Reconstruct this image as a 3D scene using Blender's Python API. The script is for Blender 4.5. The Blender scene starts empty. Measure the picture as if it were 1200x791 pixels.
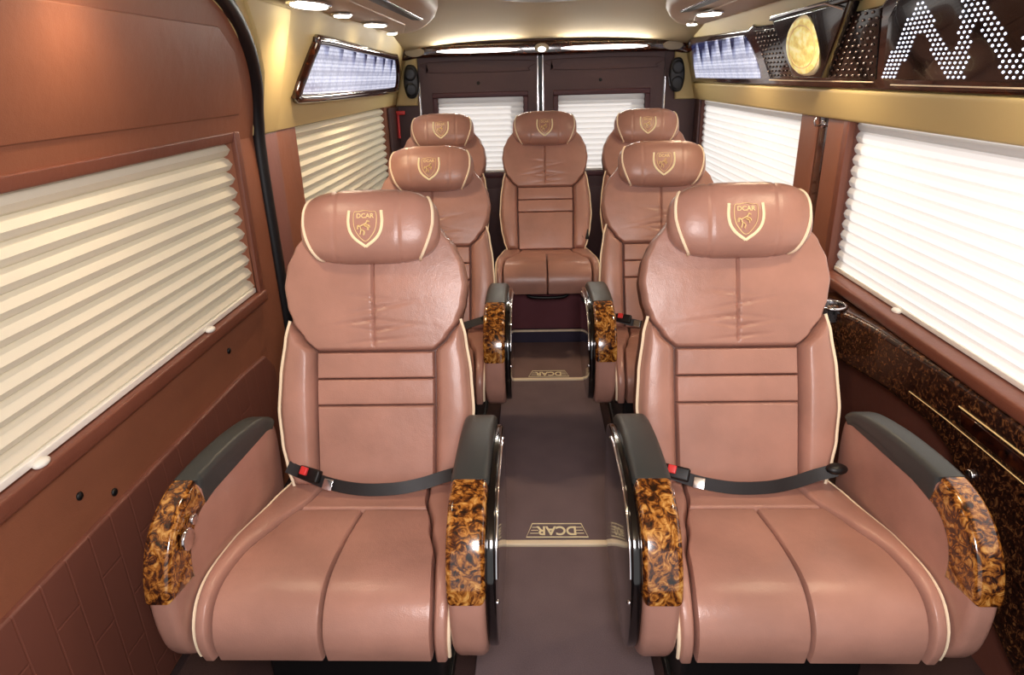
import bpy, bmesh, math, random
from mathutils import Vector, Matrix
random.seed(7)
PI = math.pi
scene = bpy.context.scene
COL = scene.collection

# ------------------------------------------------------------------ materials
def srgb(r, g, b):
    def f(c):
        c /= 255.0
        return c/12.92 if c <= 0.04045 else ((c+0.055)/1.055)**2.4
    return (f(r), f(g), f(b), 1.0)

def new_mat(name):
    m = bpy.data.materials.new(name); m.use_nodes = True
    nt = m.node_tree
    return m, nt, nt.nodes['Principled BSDF']

def simple(name, col, rough=0.5, metal=0.0, coat=0.0, spec=0.5, bump=None):
    m, nt, b = new_mat(name)
    b.inputs['Base Color'].default_value = col
    b.inputs['Roughness'].default_value = rough
    b.inputs['Metallic'].default_value = metal
    b.inputs['Coat Weight'].default_value = coat
    b.inputs['Specular IOR Level'].default_value = spec
    if bump:
        scale, strength, dist = bump
        tc = nt.nodes.new('ShaderNodeTexCoord')
        n = nt.nodes.new('ShaderNodeTexNoise'); n.inputs['Scale'].default_value = scale
        n.inputs['Detail'].default_value = 3
        bp = nt.nodes.new('ShaderNodeBump'); bp.inputs['Strength'].default_value = strength
        bp.inputs['Distance'].default_value = dist
        nt.links.new(tc.outputs['Object'], n.inputs['Vector'])
        nt.links.new(n.outputs['Fac'], bp.inputs['Height'])
        nt.links.new(bp.outputs['Normal'], b.inputs['Normal'])
    return m

def ramp(nt, stops):
    r = nt.nodes.new('ShaderNodeValToRGB')
    el = r.color_ramp.elements
    while len(el) < len(stops): el.new(0.5)
    for e, (p, c) in zip(el, stops):
        e.position = p; e.color = c
    return r

def leather(name, col, rough=0.42, var=0.12, sheen=0.0):
    m, nt, b = new_mat(name)
    tc = nt.nodes.new('ShaderNodeTexCoord')
    n = nt.nodes.new('ShaderNodeTexNoise'); n.inputs['Scale'].default_value = 5; n.inputs['Detail'].default_value = 4
    c2 = tuple(c*(1-var) for c in col[:3]) + (1,)
    c1 = tuple(min(1, c*(1+var)) for c in col[:3]) + (1,)
    r = ramp(nt, [(0.35, c2), (0.65, c1)])
    v = nt.nodes.new('ShaderNodeTexVoronoi'); v.inputs['Scale'].default_value = 420
    n2 = nt.nodes.new('ShaderNodeTexNoise'); n2.inputs['Scale'].default_value = 16; n2.inputs['Detail'].default_value = 5
    mx = nt.nodes.new('ShaderNodeMath'); mx.operation = 'MULTIPLY_ADD'; mx.inputs[1].default_value = 0.10
    bp = nt.nodes.new('ShaderNodeBump'); bp.inputs['Strength'].default_value = 0.35; bp.inputs['Distance'].default_value = 0.006
    L = nt.links.new
    L(tc.outputs['Object'], n.inputs['Vector']); L(tc.outputs['Object'], v.inputs['Vector']); L(tc.outputs['Object'], n2.inputs['Vector'])
    L(n.outputs['Fac'], r.inputs['Fac']); L(r.outputs['Color'], b.inputs['Base Color'])
    L(v.outputs['Distance'], mx.inputs[0]); L(n2.outputs['Fac'], mx.inputs[2])
    L(mx.outputs[0], bp.inputs['Height']); L(bp.outputs['Normal'], b.inputs['Normal'])
    b.inputs['Roughness'].default_value = rough
    return m

def burl(name, stops, scale=38, rough=0.16, dist=2.2, coat=0.8):
    m, nt, b = new_mat(name)
    tc = nt.nodes.new('ShaderNodeTexCoord')
    n = nt.nodes.new('ShaderNodeTexNoise'); n.inputs['Scale'].default_value = scale
    n.inputs['Detail'].default_value = 5; n.inputs['Distortion'].default_value = dist; n.inputs['Roughness'].default_value = 0.62
    n2 = nt.nodes.new('ShaderNodeTexVoronoi'); n2.inputs['Scale'].default_value = scale*1.3
    mix = nt.nodes.new('ShaderNodeMath'); mix.operation = 'MULTIPLY_ADD'; mix.inputs[1].default_value = 0.22
    r = ramp(nt, stops)
    L = nt.links.new
    L(tc.outputs['Object'], n.inputs['Vector']); L(tc.outputs['Object'], n2.inputs['Vector'])
    L(n2.outputs['Distance'], mix.inputs[0]); L(n.outputs['Fac'], mix.inputs[2])
    L(mix.outputs[0], r.inputs['Fac']); L(r.outputs['Color'], b.inputs['Base Color'])
    b.inputs['Roughness'].default_value = rough
    b.inputs['Coat Weight'].default_value = coat; b.inputs['Coat Roughness'].default_value = 0.05
    return m

def emit(name, col, strength):
    m, nt, b = new_mat(name)
    b.inputs['Base Color'].default_value = col
    b.inputs['Emission Color'].default_value = col
    b.inputs['Emission Strength'].default_value = strength
    return m

def blind_mat(name, col, trans=0.5, stripe=0):
    m, nt, b = new_mat(name)
    b.inputs['Base Color'].default_value = col; b.inputs['Roughness'].default_value = 0.85
    b.inputs['Specular IOR Level'].default_value = 0.1
    t = nt.nodes.new('ShaderNodeBsdfTranslucent'); t.inputs['Color'].default_value = col
    mx = nt.nodes.new('ShaderNodeMixShader'); mx.inputs[0].default_value = trans
    out = [n for n in nt.nodes if n.type == 'OUTPUT_MATERIAL'][0]
    nt.links.new(b.outputs[0], mx.inputs[1]); nt.links.new(t.outputs[0], mx.inputs[2])
    nt.links.new(mx.outputs[0], out.inputs[0])
    return m

def brick_leather(name, col):
    m, nt, b = new_mat(name)
    tc = nt.nodes.new('ShaderNodeTexCoord')
    sp = nt.nodes.new('ShaderNodeSeparateXYZ'); cb = nt.nodes.new('ShaderNodeCombineXYZ')
    br = nt.nodes.new('ShaderNodeTexBrick')
    br.inputs['Scale'].default_value = 1.0; br.inputs['Mortar Size'].default_value = 0.0035
    br.inputs['Brick Width'].default_value = 0.23; br.inputs['Row Height'].default_value = 0.075
    br.inputs['Mortar Smooth'].default_value = 0.6
    br.inputs['Color1'].default_value = col; br.inputs['Color2'].default_value = col
    br.inputs['Mortar'].default_value = tuple(c*1.12 for c in col[:3]) + (1,)
    bp = nt.nodes.new('ShaderNodeBump'); bp.inputs['Strength'].default_value = 0.4; bp.inputs['Distance'].default_value = 0.003
    bp.invert = True
    L = nt.links.new
    L(tc.outputs['Object'], sp.inputs[0]); L(sp.outputs['Z'], cb.inputs['X']); L(sp.outputs['Y'], cb.inputs['Y'])
    L(cb.outputs[0], br.inputs['Vector']); L(br.outputs['Color'], b.inputs['Base Color'])
    L(br.outputs['Fac'], bp.inputs['Height']); L(bp.outputs['Normal'], b.inputs['Normal'])
    b.inputs['Roughness'].default_value = 0.5
    return m

def carpet(name, col, weave=420):
    m, nt, b = new_mat(name)
    tc = nt.nodes.new('ShaderNodeTexCoord')
    w = nt.nodes.new('ShaderNodeTexNoise'); w.inputs['Scale'].default_value = weave; w.inputs['Detail'].default_value = 2
    n = nt.nodes.new('ShaderNodeTexNoise'); n.inputs['Scale'].default_value = 6
    r = ramp(nt, [(0.3, tuple(c*0.72 for c in col[:3]) + (1,)), (0.7, tuple(c*1.25 for c in col[:3]) + (1,))])
    ad = nt.nodes.new('ShaderNodeMath'); ad.operation = 'MULTIPLY_ADD'; ad.inputs[1].default_value = 0.35
    bp = nt.nodes.new('ShaderNodeBump'); bp.inputs['Strength'].default_value = 0.5; bp.inputs['Distance'].default_value = 0.003
    L = nt.links.new
    L(tc.outputs['Object'], w.inputs['Vector']); L(tc.outputs['Object'], n.inputs['Vector'])
    ml = nt.nodes.new('ShaderNodeMath'); ml.operation = 'MULTIPLY'; ml.inputs[1].default_value = 0.65
    L(w.outputs['Fac'], ml.inputs[0]); L(n.outputs['Fac'], ad.inputs[0]); L(ml.outputs[0], ad.inputs[2])
    L(ad.outputs[0], r.inputs['Fac']); L(r.outputs['Color'], b.inputs['Base Color'])
    L(w.outputs['Fac'], bp.inputs['Height']); L(bp.outputs['Normal'], b.inputs['Normal'])
    b.inputs['Roughness'].default_value = 0.9; b.inputs['Specular IOR Level'].default_value = 0.2
    return m

def lens_mat(name):
    # backlit diamond-quilted lens: bright cells of its LEDs with dark blue gaps
    m, nt, b = new_mat(name)
    L = nt.links.new
    tc = nt.nodes.new('ShaderNodeTexCoord')
    sp = nt.nodes.new('ShaderNodeSeparateXYZ'); L(tc.outputs['Object'], sp.inputs[0])
    def mth(op, a=None, b=None, clamp=False):
        q = nt.nodes.new('ShaderNodeMath'); q.operation = op; q.use_clamp = clamp
        for i, v in enumerate((a, b)):
            if v is None: continue
            if isinstance(v, (int, float)): q.inputs[i].default_value = v
            else: L(v, q.inputs[i])
        return q.outputs[0]
    saw = mth('FRACT', mth('MULTIPLY', sp.outputs['Y'], 4.2))          # scalloped dark patches of the lens, highest row
    zz = mth('ADD', mth('MULTIPLY', mth('SUBTRACT', sp.outputs['Z'], 1.535), 9.0), mth('MULTIPLY', mth('SUBTRACT', sp.outputs['Y'], 3.7), 0.45))
    f = mth('SUBTRACT', mth('ADD', zz, mth('MULTIPLY', saw, 0.9)), 0.7, True)
    wl_ = mth('MULTIPLY', mth('SINE', mth('MULTIPLY', sp.outputs['Y'], 52.0)), 0.10)
    ff = mth('ADD', f, wl_, True)
    vo = nt.nodes.new('ShaderNodeTexVoronoi'); vo.inputs['Scale'].default_value = 62
    vo.inputs['Randomness'].default_value = 0.15
    r1 = ramp(nt, [(0.0, srgb(238, 238, 250)), (0.3, srgb(190, 194, 222)), (0.65, srgb(28, 36, 74))])
    r2 = ramp(nt, [(0.0, (1, 1, 1, 1)), (0.30, (0.82, 0.82, 0.86, 1)), (0.6, (0.42, 0.42, 0.48, 1))])
    mx = nt.nodes.new('ShaderNodeMix'); mx.data_type = 'RGBA'; mx.blend_type = 'MULTIPLY'; mx.inputs[0].default_value = 1.0
    L(tc.outputs['Object'], vo.inputs['Vector'])
    L(ff, r1.inputs['Fac']); L(vo.outputs['Distance'], r2.inputs['Fac'])
    L(r1.outputs['Color'], mx.inputs[6]); L(r2.outputs['Color'], mx.inputs[7])
    L(mx.outputs[2], b.inputs['Emission Color']); b.inputs['Emission Strength'].default_value = 1.15
    b.inputs['Base Color'].default_value = srgb(40, 40, 60); b.inputs['Roughness'].default_value = 0.15
    return m

M = {}
M['leather'] = leather('seat_leather', srgb(176, 131, 116), 0.30)
M['leather_dark'] = leather('seat_shell_leather', srgb(104, 60, 46), 0.45)
M['door_leather'] = leather('door_leather', srgb(142, 88, 64), 0.5, 0.06)
M['ledge'] = leather('window_ledge_leather', srgb(120, 70, 54), 0.42, 0.06)
M['low_leather'] = leather('lower_wall_leather', srgb(110, 64, 52), 0.5, 0.06)
M['quilt'] = brick_leather('quilted_leather', srgb(112, 66, 54))
M['plum'] = leather('rear_door_leather', srgb(84, 58, 58), 0.5, 0.05)
M['plum_edge'] = leather('window_surround', srgb(76, 32, 38), 0.45, 0.05)
M['pillar_plum'] = leather('pillar_leather', srgb(128, 84, 78), 0.5, 0.05)
M['cream'] = simple('cream_trim', srgb(208, 186, 130), 0.6, bump=(300, 0.15, 0.002))
M['headliner'] = simple('headliner_fabric', srgb(222, 202, 164), 0.8, bump=(260, 0.2, 0.002))
M['console'] = simple('overhead_console_plastic', srgb(176, 150, 124), 0.55)
M['piping'] = simple('piping_cream', srgb(252, 232, 200), 0.5)
M['gold'] = simple('gold_embroidery', srgb(255, 240, 196), 0.5)
M['gold_dim'] = simple('gold_thread', srgb(244, 216, 156), 0.5)
M['pad'] = simple('armrest_pad', srgb(54, 58, 58), 0.42, bump=(500, 0.2, 0.001))
M['black'] = simple('black_plastic', srgb(10, 10, 12), 0.45)
M['gloss_black'] = simple('gloss_black', srgb(12, 9, 10), 0.12, coat=0.5)
M['rubber'] = simple('black_rubber', srgb(12, 12, 17), 0.45)
M['strap'] = simple('belt_webbing', srgb(30, 28, 30), 0.5, bump=(700, 0.4, 0.001))
M['red'] = simple('red_button', srgb(225, 60, 60), 0.35)
M['chrome'] = simple('chrome', srgb(225, 225, 230), 0.15, 1.0)
M['white_plastic'] = simple('white_plastic', srgb(240, 238, 230), 0.35)
M['burl'] = burl('burl_wood', [(0.44, srgb(20, 8, 4)), (0.56, srgb(82, 40, 14)), (0.66, srgb(158, 98, 36)), (0.80, srgb(205, 156, 84))])
M['burl_dark'] = burl('dark_burl_wood', [(0.46, srgb(16, 7, 5)), (0.62, srgb(46, 22, 14)), (0.74, srgb(98, 60, 34)), (0.88, srgb(140, 100, 60))], scale=48, rough=.24, coat=.4)
M['burl_black'] = burl('blackish_burl', [(0.45, srgb(14, 6, 5)), (0.65, srgb(50, 20, 12)), (0.85, srgb(92, 44, 20))], scale=22, rough=0.12)
M['carpet'] = carpet('mat_weave', srgb(122, 104, 106))
M['carpet2'] = carpet('mat_weave_warm', srgb(136, 110, 104))
M['carpet_blue'] = carpet('step_carpet', srgb(66, 60, 76))
M['maroon'] = carpet('seat_box_carpet', srgb(116, 70, 76))
M['floor'] = carpet('floor_carpet', srgb(60, 42, 40))
M['blind'] = blind_mat('pleated_blind_fabric', srgb(236, 228, 208), 0.22)
M['blind_w'] = blind_mat('pleated_blind_white', srgb(246, 242, 240), 0.5)
M['lamp'] = emit('lamp_glow', (1.0, 0.93, 0.80, 1), 9)
M['lamp_w'] = emit('strip_lamp_glow', (1.0, 0.97, 0.92, 1), 6)
M['led'] = emit('led_glow', (0.80, 0.84, 1.0, 1), 2.2)
M['lens'] = lens_mat('quilted_light_lens')
M['bead'] = simple('smoked_bead', srgb(130, 120, 118), 0.2, 0.8)
M['dial'] = emit('emissive_gold_dial', srgb(222, 205, 130), 0.55)  # dial is no lamp; its brightness is put in as emission
bn = M['dial'].node_tree
_v = bn.nodes.new('ShaderNodeTexNoise'); _v.inputs['Scale'].default_value = 38; _v.inputs['Detail'].default_value = 4
_t = bn.nodes.new('ShaderNodeTexCoord'); _r = ramp(bn, [(.35, srgb(150, 130, 70)), (.5, srgb(214, 196, 120)), (.65, srgb(250, 244, 200))])
bn.links.new(_t.outputs['Object'], _v.inputs['Vector']); bn.links.new(_v.outputs['Fac'], _r.inputs['Fac'])
bn.links.new(_r.outputs['Color'], bn.nodes['Principled BSDF'].inputs['Emission Color'])
M['grille'] = simple('speaker_grille', srgb(176, 164, 142), 0.6, 0.0, bump=(220, 0.8, 0.002))

# ------------------------------------------------------------------ object helpers
def link(name, bm, mat, parent=None, smooth=True, kind=None, recalc=True):
    if recalc: bmesh.ops.recalc_face_normals(bm, faces=bm.faces)
    me = bpy.data.meshes.new(name); bm.to_mesh(me); bm.free()
    if mat: me.materials.append(mat)
    if smooth:
        for p in me.polygons: p.use_smooth = True
        try: me.set_sharp_from_angle(angle=math.radians(50))
        except Exception: pass
    o = bpy.data.objects.new(name, me); COL.objects.link(o)
    if parent: o.parent = parent
    if kind: o['kind'] = kind
    return o

def thing(name, label, cat, loc=(0, 0, 0), rz=0, group=None):
    o = bpy.data.objects.new(name, None); COL.objects.link(o)
    o.location = loc; o.rotation_euler = (0, 0, rz); o.empty_display_size = 0.1
    o['label'] = label; o['category'] = cat
    if group: o['group'] = group
    return o

def tag(o, label, cat, group=None):
    o['label'] = label; o['category'] = cat
    if group: o['group'] = group
    return o

def copy_tree(o, parent=None):
    c = o.copy(); COL.objects.link(c)
    if parent: c.parent = parent
    for ch in list(o.children): copy_tree(ch, c)
    return c

def box(bm, x0, x1, y0, y1, z0, z1, bev=0.0):
    r = bmesh.ops.create_cube(bm, size=1)
    for v in r['verts']:
        v.co = Vector(((x0+x1)/2 + v.co.x*(x1-x0), (y0+y1)/2 + v.co.y*(y1-y0), (z0+z1)/2 + v.co.z*(z1-z0)))
    if bev:
        es = list({e for v in r['verts'] for e in v.link_edges})
        bmesh.ops.bevel(bm, geom=es, offset=bev, segments=3, affect='EDGES', profile=0.6)

def catmull(pts, n=8, closed=False):
    P = [Vector(p) for p in pts]; out = []
    m = len(P); rng = m if closed else m-1
    for i in range(rng):
        p1, p2 = P[i], P[(i+1) % m]
        p0 = P[i-1] if (closed or i > 0) else p1 - (p2-p1)
        p3 = P[(i+2) % m] if (closed or i+2 < m) else p2 + (p2-p1)
        for k in range(n):
            t = k/n
            out.append(0.5*((2*p1) + (p2-p0)*t + (2*p0-5*p1+4*p2-p3)*t*t + (3*p1-p0-3*p2+p3)*t**3))
    if not closed: out.append(P[-1].copy())
    return out

def tube(bm, pts, r, seg=8, closed=False, flat=1.0, ref=None):
    pts = [Vector(p) for p in pts]; n = len(pts); rings = []
    prev = None
    for i in range(n):
        a = pts[i-1] if (closed or i > 0) else pts[i]
        b = pts[(i+1) % n] if (closed or i < n-1) else pts[i]
        t = (b-a).normalized()
        if prev is None:
            up = Vector(ref) if ref else (Vector((0, 0, 1)) if abs(t.z) < 0.9 else Vector((1, 0, 0)))
        else: up = prev
        if ref: up = Vector(ref)
        s = t.cross(up)
        if s.length < 1e-6: s = t.cross(Vector((1, 0.01, 0)))
        s.normalize(); u = s.cross(t).normalized(); prev = u
        rings.append([bm.verts.new(pts[i] + s*math.cos(2*PI*k/seg)*r + u*math.sin(2*PI*k/seg)*r*flat) for k in range(seg)])
    m = n if closed else n-1
    for i in range(m):
        A, B = rings[i], rings[(i+1) % n]
        for k in range(seg):
            bm.faces.new((A[k], A[(k+1) % seg], B[(k+1) % seg], B[k]))
    if not closed:
        bm.faces.new(rings[0]); bm.faces.new(rings[-1])

def ident(a, b, d): return Vector((d, a, b))

def slab(bm, outline, d0, d1, r=0.0, mapf=ident, k=4):
    """closed outline in a plane (a,b), extruded from d0 to d1 with rounded rims of radius r"""
    P = [Vector((p[0], p[1])) for p in outline]; n = len(P)
    area = sum(P[i].x*P[(i+1) % n].y - P[(i+1) % n].x*P[i].y for i in range(n))
    if area < 0: P.reverse()
    N = []
    for i in range(n):
        e1 = (P[i]-P[i-1]); e2 = (P[(i+1) % n]-P[i])
        n1 = Vector((e1.y, -e1.x)).normalized(); n2 = Vector((e2.y, -e2.x)).normalized()
        v = n1+n2; v = v/max(v.length_squared/2, 0.35) if v.length > 1e-6 else n1
        N.append(v)
    seq = []
    if r > 0:
        for j in range(k+1):
            a = j/k*PI/2; seq.append((d0 + r*(1-math.sin(a)), r*(1-math.cos(a))) )
        seq = [(d0 + r*(1-math.cos(PI/2*j/k)), r*(1-math.sin(PI/2*j/k))) for j in range(k+1)]
        seq += [(d1 - r*(1-math.cos(PI/2*j/k)), r*(1-math.sin(PI/2*j/k))) for j in range(k, -1, -1)]
    else: seq = [(d0, 0), (d1, 0)]
    rings = []
    for d, ins in seq:
        rings.append([bm.verts.new(mapf(*(P[i]-N[i]*ins), d)) for i in range(n)])
    for A, B in zip(rings, rings[1:]):
        for i in range(n): bm.faces.new((A[i], A[(i+1) % n], B[(i+1) % n], B[i]))
    f1 = bm.faces.new(rings[0]); f2 = bm.faces.new(rings[-1])
    bmesh.ops.triangulate(bm, faces=[f1, f2])

def lerp_tab(tab, s):
    if s <= tab[0][0]: return tab[0][1]
    for (a, va), (b, vb) in zip(tab, tab[1:]):
        if s <= b:
            t = (s-a)/(b-a); t = t*t*(3-2*t)*0.5 + t*0.5
            return va + (vb-va)*t
    return tab[-1][1]

def patch(bm, surf, s0, s1, xl, xr, h, r=0.012, tuck=0.012, ns=30, nu=40, bulge=0.0, extra=None, r_s=None):
    """upholstered panel: surf(x, s, off) -> point; rounded rims sink by tuck"""
    if r_s is None: r_s = (r, r)
    rows = []
    for i in range(ns+1):
        t = (1-math.cos(PI*i/ns))/2; t = 0.6*t + 0.4*i/ns
        s = s0 + (s1-s0)*t
        a, b = xl(s), xr(s); row = []
        for j in range(nu+1):
            u = (1-math.cos(PI*j/nu))/2; u = 0.6*u + 0.4*j/nu
            x = a + (b-a)*u
            dx = min(x-a, b-x)
            def e(d, rr):
                if rr <= 0: return 1.0
                q = 1-min(max(d, 0)/rr, 1); return math.sqrt(max(0, 1-q*q))
            f = e(dx, r)*e(s-s0, r_s[0])*e(s1-s, r_s[1])
            off = -tuck + (h+tuck)*f + bulge*(1-(2*u-1)**2)*math.sin(PI*t)**0.5*f
            if extra: off += extra(x, s)*f
            row.append(bm.verts.new(surf(x, s, off)))
        rows.append(row)
    for i in range(ns):
        for j in range(nu):
            bm.faces.new((rows[i][j], rows[i][j+1], rows[i+1][j+1], rows[i+1][j]))

def text_mesh(txt, size, extrude=0.0008):
    cu = bpy.data.curves.new('tmp_text', 'FONT'); cu.body = txt; cu.size = size
    cu.extrude = extrude; cu.align_x = 'CENTER'; cu.align_y = 'CENTER'; cu.offset = size*0.022
    o = bpy.data.objects.new('tmp_text', cu); COL.objects.link(o)
    bpy.context.view_layer.update()
    dg = bpy.context.evaluated_depsgraph_get()
    me = bpy.data.meshes.new_from_object(o.evaluated_get(dg))
    bm = bmesh.new(); bm.from_mesh(me)
    bpy.data.objects.remove(o); bpy.data.meshes.remove(me); bpy.data.curves.remove(cu)
    return bm

def bm_join(dst, src, fn):
    mp = {}
    for v in src.verts: mp[v] = dst.verts.new(fn(v.co))
    for f in src.faces:
        try: dst.faces.new([mp[v] for v in f.verts])
        except ValueError: pass
    src.free()

def sphere(bm, c, r, seg=10, rings=6, sc=(1, 1, 1)):
    g = bmesh.ops.create_uvsphere(bm, u_segments=seg, v_segments=rings, radius=r)
    for v in g['verts']: v.co = Vector((v.co.x*sc[0], v.co.y*sc[1], v.co.z*sc[2])) + Vector(c)

def disc(bm, c, rx, ry, h, n=Vector((0, 0, -1)), seg=28, bev=0.15):
    """puck with rounded edge, axis n"""
    n = Vector(n).normalized(); a = n.orthogonal().normalized()
    if abs(n.z) > 0.9: a = Vector((1, 0, 0))
    elif abs(n.y) > 0.5: a = Vector((1, 0, 0))
    else: a = Vector((0, 1, 0))
    a = (a - n*a.dot(n)).normalized(); b = n.cross(a)
    rings = []
    for f, d in ((1, 0), (1, h*0.6), (1-bev*0.3, h*0.9), (1-bev, h)):
        rings.append([bm.verts.new(Vector(c) + n*d + a*math.cos(2*PI*k/seg)*rx*f + b*math.sin(2*PI*k/seg)*ry*f) for k in range(seg)])
    for A, B in zip(rings, rings[1:]):
        for k in range(seg): bm.faces.new((A[k], A[(k+1) % seg], B[(k+1) % seg], B[k]))
    bm.faces.new(rings[0]); bm.faces.new(rings[-1])

# ================================================================== SEATS
BA = math.radians(22); SB, CB = math.sin(BA), math.cos(BA)
JZ = 0.415
def back_surf(x, w, n): return Vector((x, SB*w - CB*n, JZ + CB*w + SB*n))

# cushion path (rear to front, over the nose and down)
_cp = catmull([(0.05, 0.388), (-0.06, 0.388), (-0.20, 0.400), (-0.32, 0.414), (-0.39, 0.417), (-0.435, 0.405), (-0.462, 0.378), (-0.470, 0.345), (-0.462, 0.300)], 10)
_cl = [0.0]
for a, b in zip(_cp, _cp[1:]): _cl.append(_cl[-1] + (b-a).length)
CL = _cl[-1]
SHIFT = [0.0]
def cush_surf(x, s, n):
    x = x + SHIFT[0]*min(1, max(0, s/.30))
    s = min(max(s, 0), CL-1e-6)
    i = max(j for j in range(len(_cl)) if _cl[j] <= s + 1e-9); i = min(i, len(_cp)-2)
    t = (s-_cl[i])/(_cl[i+1]-_cl[i]); p = _cp[i].lerp(_cp[i+1], t)
    def nrm(i):
        a = _cp[max(i-1, 0)]; b = _cp[min(i+1, len(_cp)-1)]; d = (b-a).normalized(); return Vector((d.y, -d.x))
    nn = nrm(i).lerp(nrm(i+1), t).normalized()
    return Vector((x, p.x + nn.x*n, p.y + nn.y*n))

XI = [(0, .162), (.27, .166), (.37, .165)]                                   # insert half width
XS = [(.37, .163), (.41, .202), (.455, .234), (.50, .250), (.555, .258), (.61, .250), (.66, .228), (.71, .19), (.75, .14), (.78, .06)]
XO = [(0, .232), (.05, .248), (.12, .263), (.21, .272), (.31, .266), (.41, .252), (.475, .236)]
WT = .475
CI = [(0, .140), (.12, .156), (.25, .196), (.38, .228), (.50, .240), (.70, .236)]  # cushion insert half width
CO = [(0, .240), (.12, .262), (.30, .276), (.48, .278), (.58, .274), (.70, .264)]

HC, HN = 0.712, 0.055                       # headrest centre (w, n)
def head_scale(x): return max(0.0, 1-(abs(x)/0.189)**3.6)**(1/2.3)
def head_pt(x, th, grow=0.0):
    sc = head_scale(x)
    A, B = 0.100, 0.060
    c, s = math.cos(th), math.sin(th)
    q = 2/2.6
    w = A*math.copysign(abs(s)**q, s); n = B*math.copysign(abs(c)**q, c)
    g = 1.0
    for sx in (-0.086, 0.086):              # two stitched seams
        g -= 0.035*math.exp(-((x-sx)/0.0035)**2)
    sc2 = (0.12 + 0.88*sc)*g
    bulge = 1 + 0.05*math.cos(x/0.189*PI/2)
    return back_surf(x, HC + w*sc2 + grow*s, HN + n*sc2*bulge + grow*c)
def head_front(x, dw, off=0.0):
    sc = head_scale(x); A, B = 0.100, 0.060
    sc2 = 0.12+0.88*sc
    r = min(abs(dw)/(A*sc2), 0.999)
    n = B*(1-r**2.5)**(1/2.5)*sc2*(1+0.05*math.cos(x/0.189*PI/2))
    return back_surf(x, HC+dw, HN + n + off)

def build_headrest(seat):
    bm = bmesh.new(); nx, nt_ = 90, 40; rings = []
    for i in range(nx+1):
        x = 0.189*math.sin(PI/2*(2*i/nx-1)); x = x*0.5 + 0.5*0.189*(2*i/nx-1)
        rings.append([bm.verts.new(head_pt(x, 2*PI*k/nt_)) for k in range(nt_)])
    for A, B in zip(rings, rings[1:]):
        for k in range(nt_): bm.faces.new((A[k], A[(k+1) % nt_], B[(k+1) % nt_], B[k]))
    bm.faces.new(rings[0]); bm.faces.new(rings[-1])
    h = link('headrest', bm, M['leather'], seat)
    for s in (-1, 1):
        bm = bmesh.new(); pts = []
        for k in range(40):
            th = 2*PI*k/40
            x = s*(0.150 + 0.024*max(0, math.cos(th))**1.0 - 0.016*max(0, -math.sin(th)) + .006*max(0, math.sin(th)))
            pts.append(head_pt(x, th, 0.0015))
        tube(bm, pts, 0.0042, 6, closed=True)
        link('piping', bm, M['piping'], h)
    # embroidered crest: two curved strokes, an inner shield, the letters and a rearing horse
    bm = bmesh.new(); C0 = -0.012
    def P(x, y): return head_front(x, C0+y, 0.0012)
    side = catmull([(-.043, .046), (-.045, .015), (-.040, -.010), (-.026, -.030), (0, -.049)], 6)
    for s in (-1, 1): 
        pts = [P(s*p.x, p.y) for p in side]
        tube(bm, pts, 0.0040, 6, flat=0.5)
    e = link('emblem', bm, M['gold'], h)
    bm = bmesh.new()
    sh = catmull([(0, .046), (.016, .043), (.029, .040), (.030, .010), (.022, -.014), (0, -.035), (-.022, -.014), (-.030, .010), (-.029, .040), (-.016, .043)], 4, closed=True)
    tube(bm, [P(p.x, p.y) for p in sh], 0.0013, 5, closed=True, flat=0.6)
    horse = [[(-.013, -.018), (-.010, -.006), (-.012, .003), (-.004, .008), (.003, .012), (.006, .019)],
             [(.006, .019), (.012, .015)], [(.000, .010), (.010, .006), (.013, .000)], [(-.002, .006), (.008, .000), (.008, -.006)],
             [(-.010, -.004), (-.002, -.010), (-.004, -.020)], [(-.012, .003), (-.019, .006), (-.020, -.004)]]
    for st in horse:
        tube(bm, [P(p.x, p.y) for p in catmull([(a, b, 0) for a, b in st], 4)], 0.0037, 5, flat=0.5)
    tm = text_mesh('DCAR', 0.017, 0.0004)
    bm_join(bm, tm, lambda c: head_front(c.x, C0 + 0.031 + c.y, 0.0013 + c.z))
    link('crest_stitching', bm, M['gold_dim'], h)
    return h

def arm_profile():
    return catmull([(.150, .575), (.095, .625), (-.02, .648), (-.13, .655), (-.24, .652), (-.31, .636), (-.365, .600), (-.402, .545),
                    (-.418, .48), (-.418, .40), (-.400, .33), (-.350, .275), (-.25, .25), (-.1, .245), (.04, .25), (.12, .31), (.15, .45)], 5, closed=True)
AY = -.10

def band(profile, i0, i1, outd, ind):
    """band following a stretch of the profile"""
    n = len(profile); A = []; B = []
    for i in range(i0, i1+1):
        p = profile[i % n]; a = profile[(i-1) % n]; b = profile[(i+1) % n]
        t = (b-a).normalized(); nn = Vector((t.y, -t.x))       # outward for this winding is decided below
        if nn.dot(p-Vector((-.12, .45))) < 0: nn = -nn
        v = Vector((-.13, .42))-p; nn2 = (v.normalized()*.7 - nn*.3).normalized() if isinstance(ind, tuple) and ind[1] > .08 else -nn
        q = ind if not isinstance(ind, tuple) else ind[0] + (ind[1]-ind[0])*(i-i0)/(i1-i0)
        A.append(p+nn*outd); B.append(p+nn2*q)
    return A + B[::-1]

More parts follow.
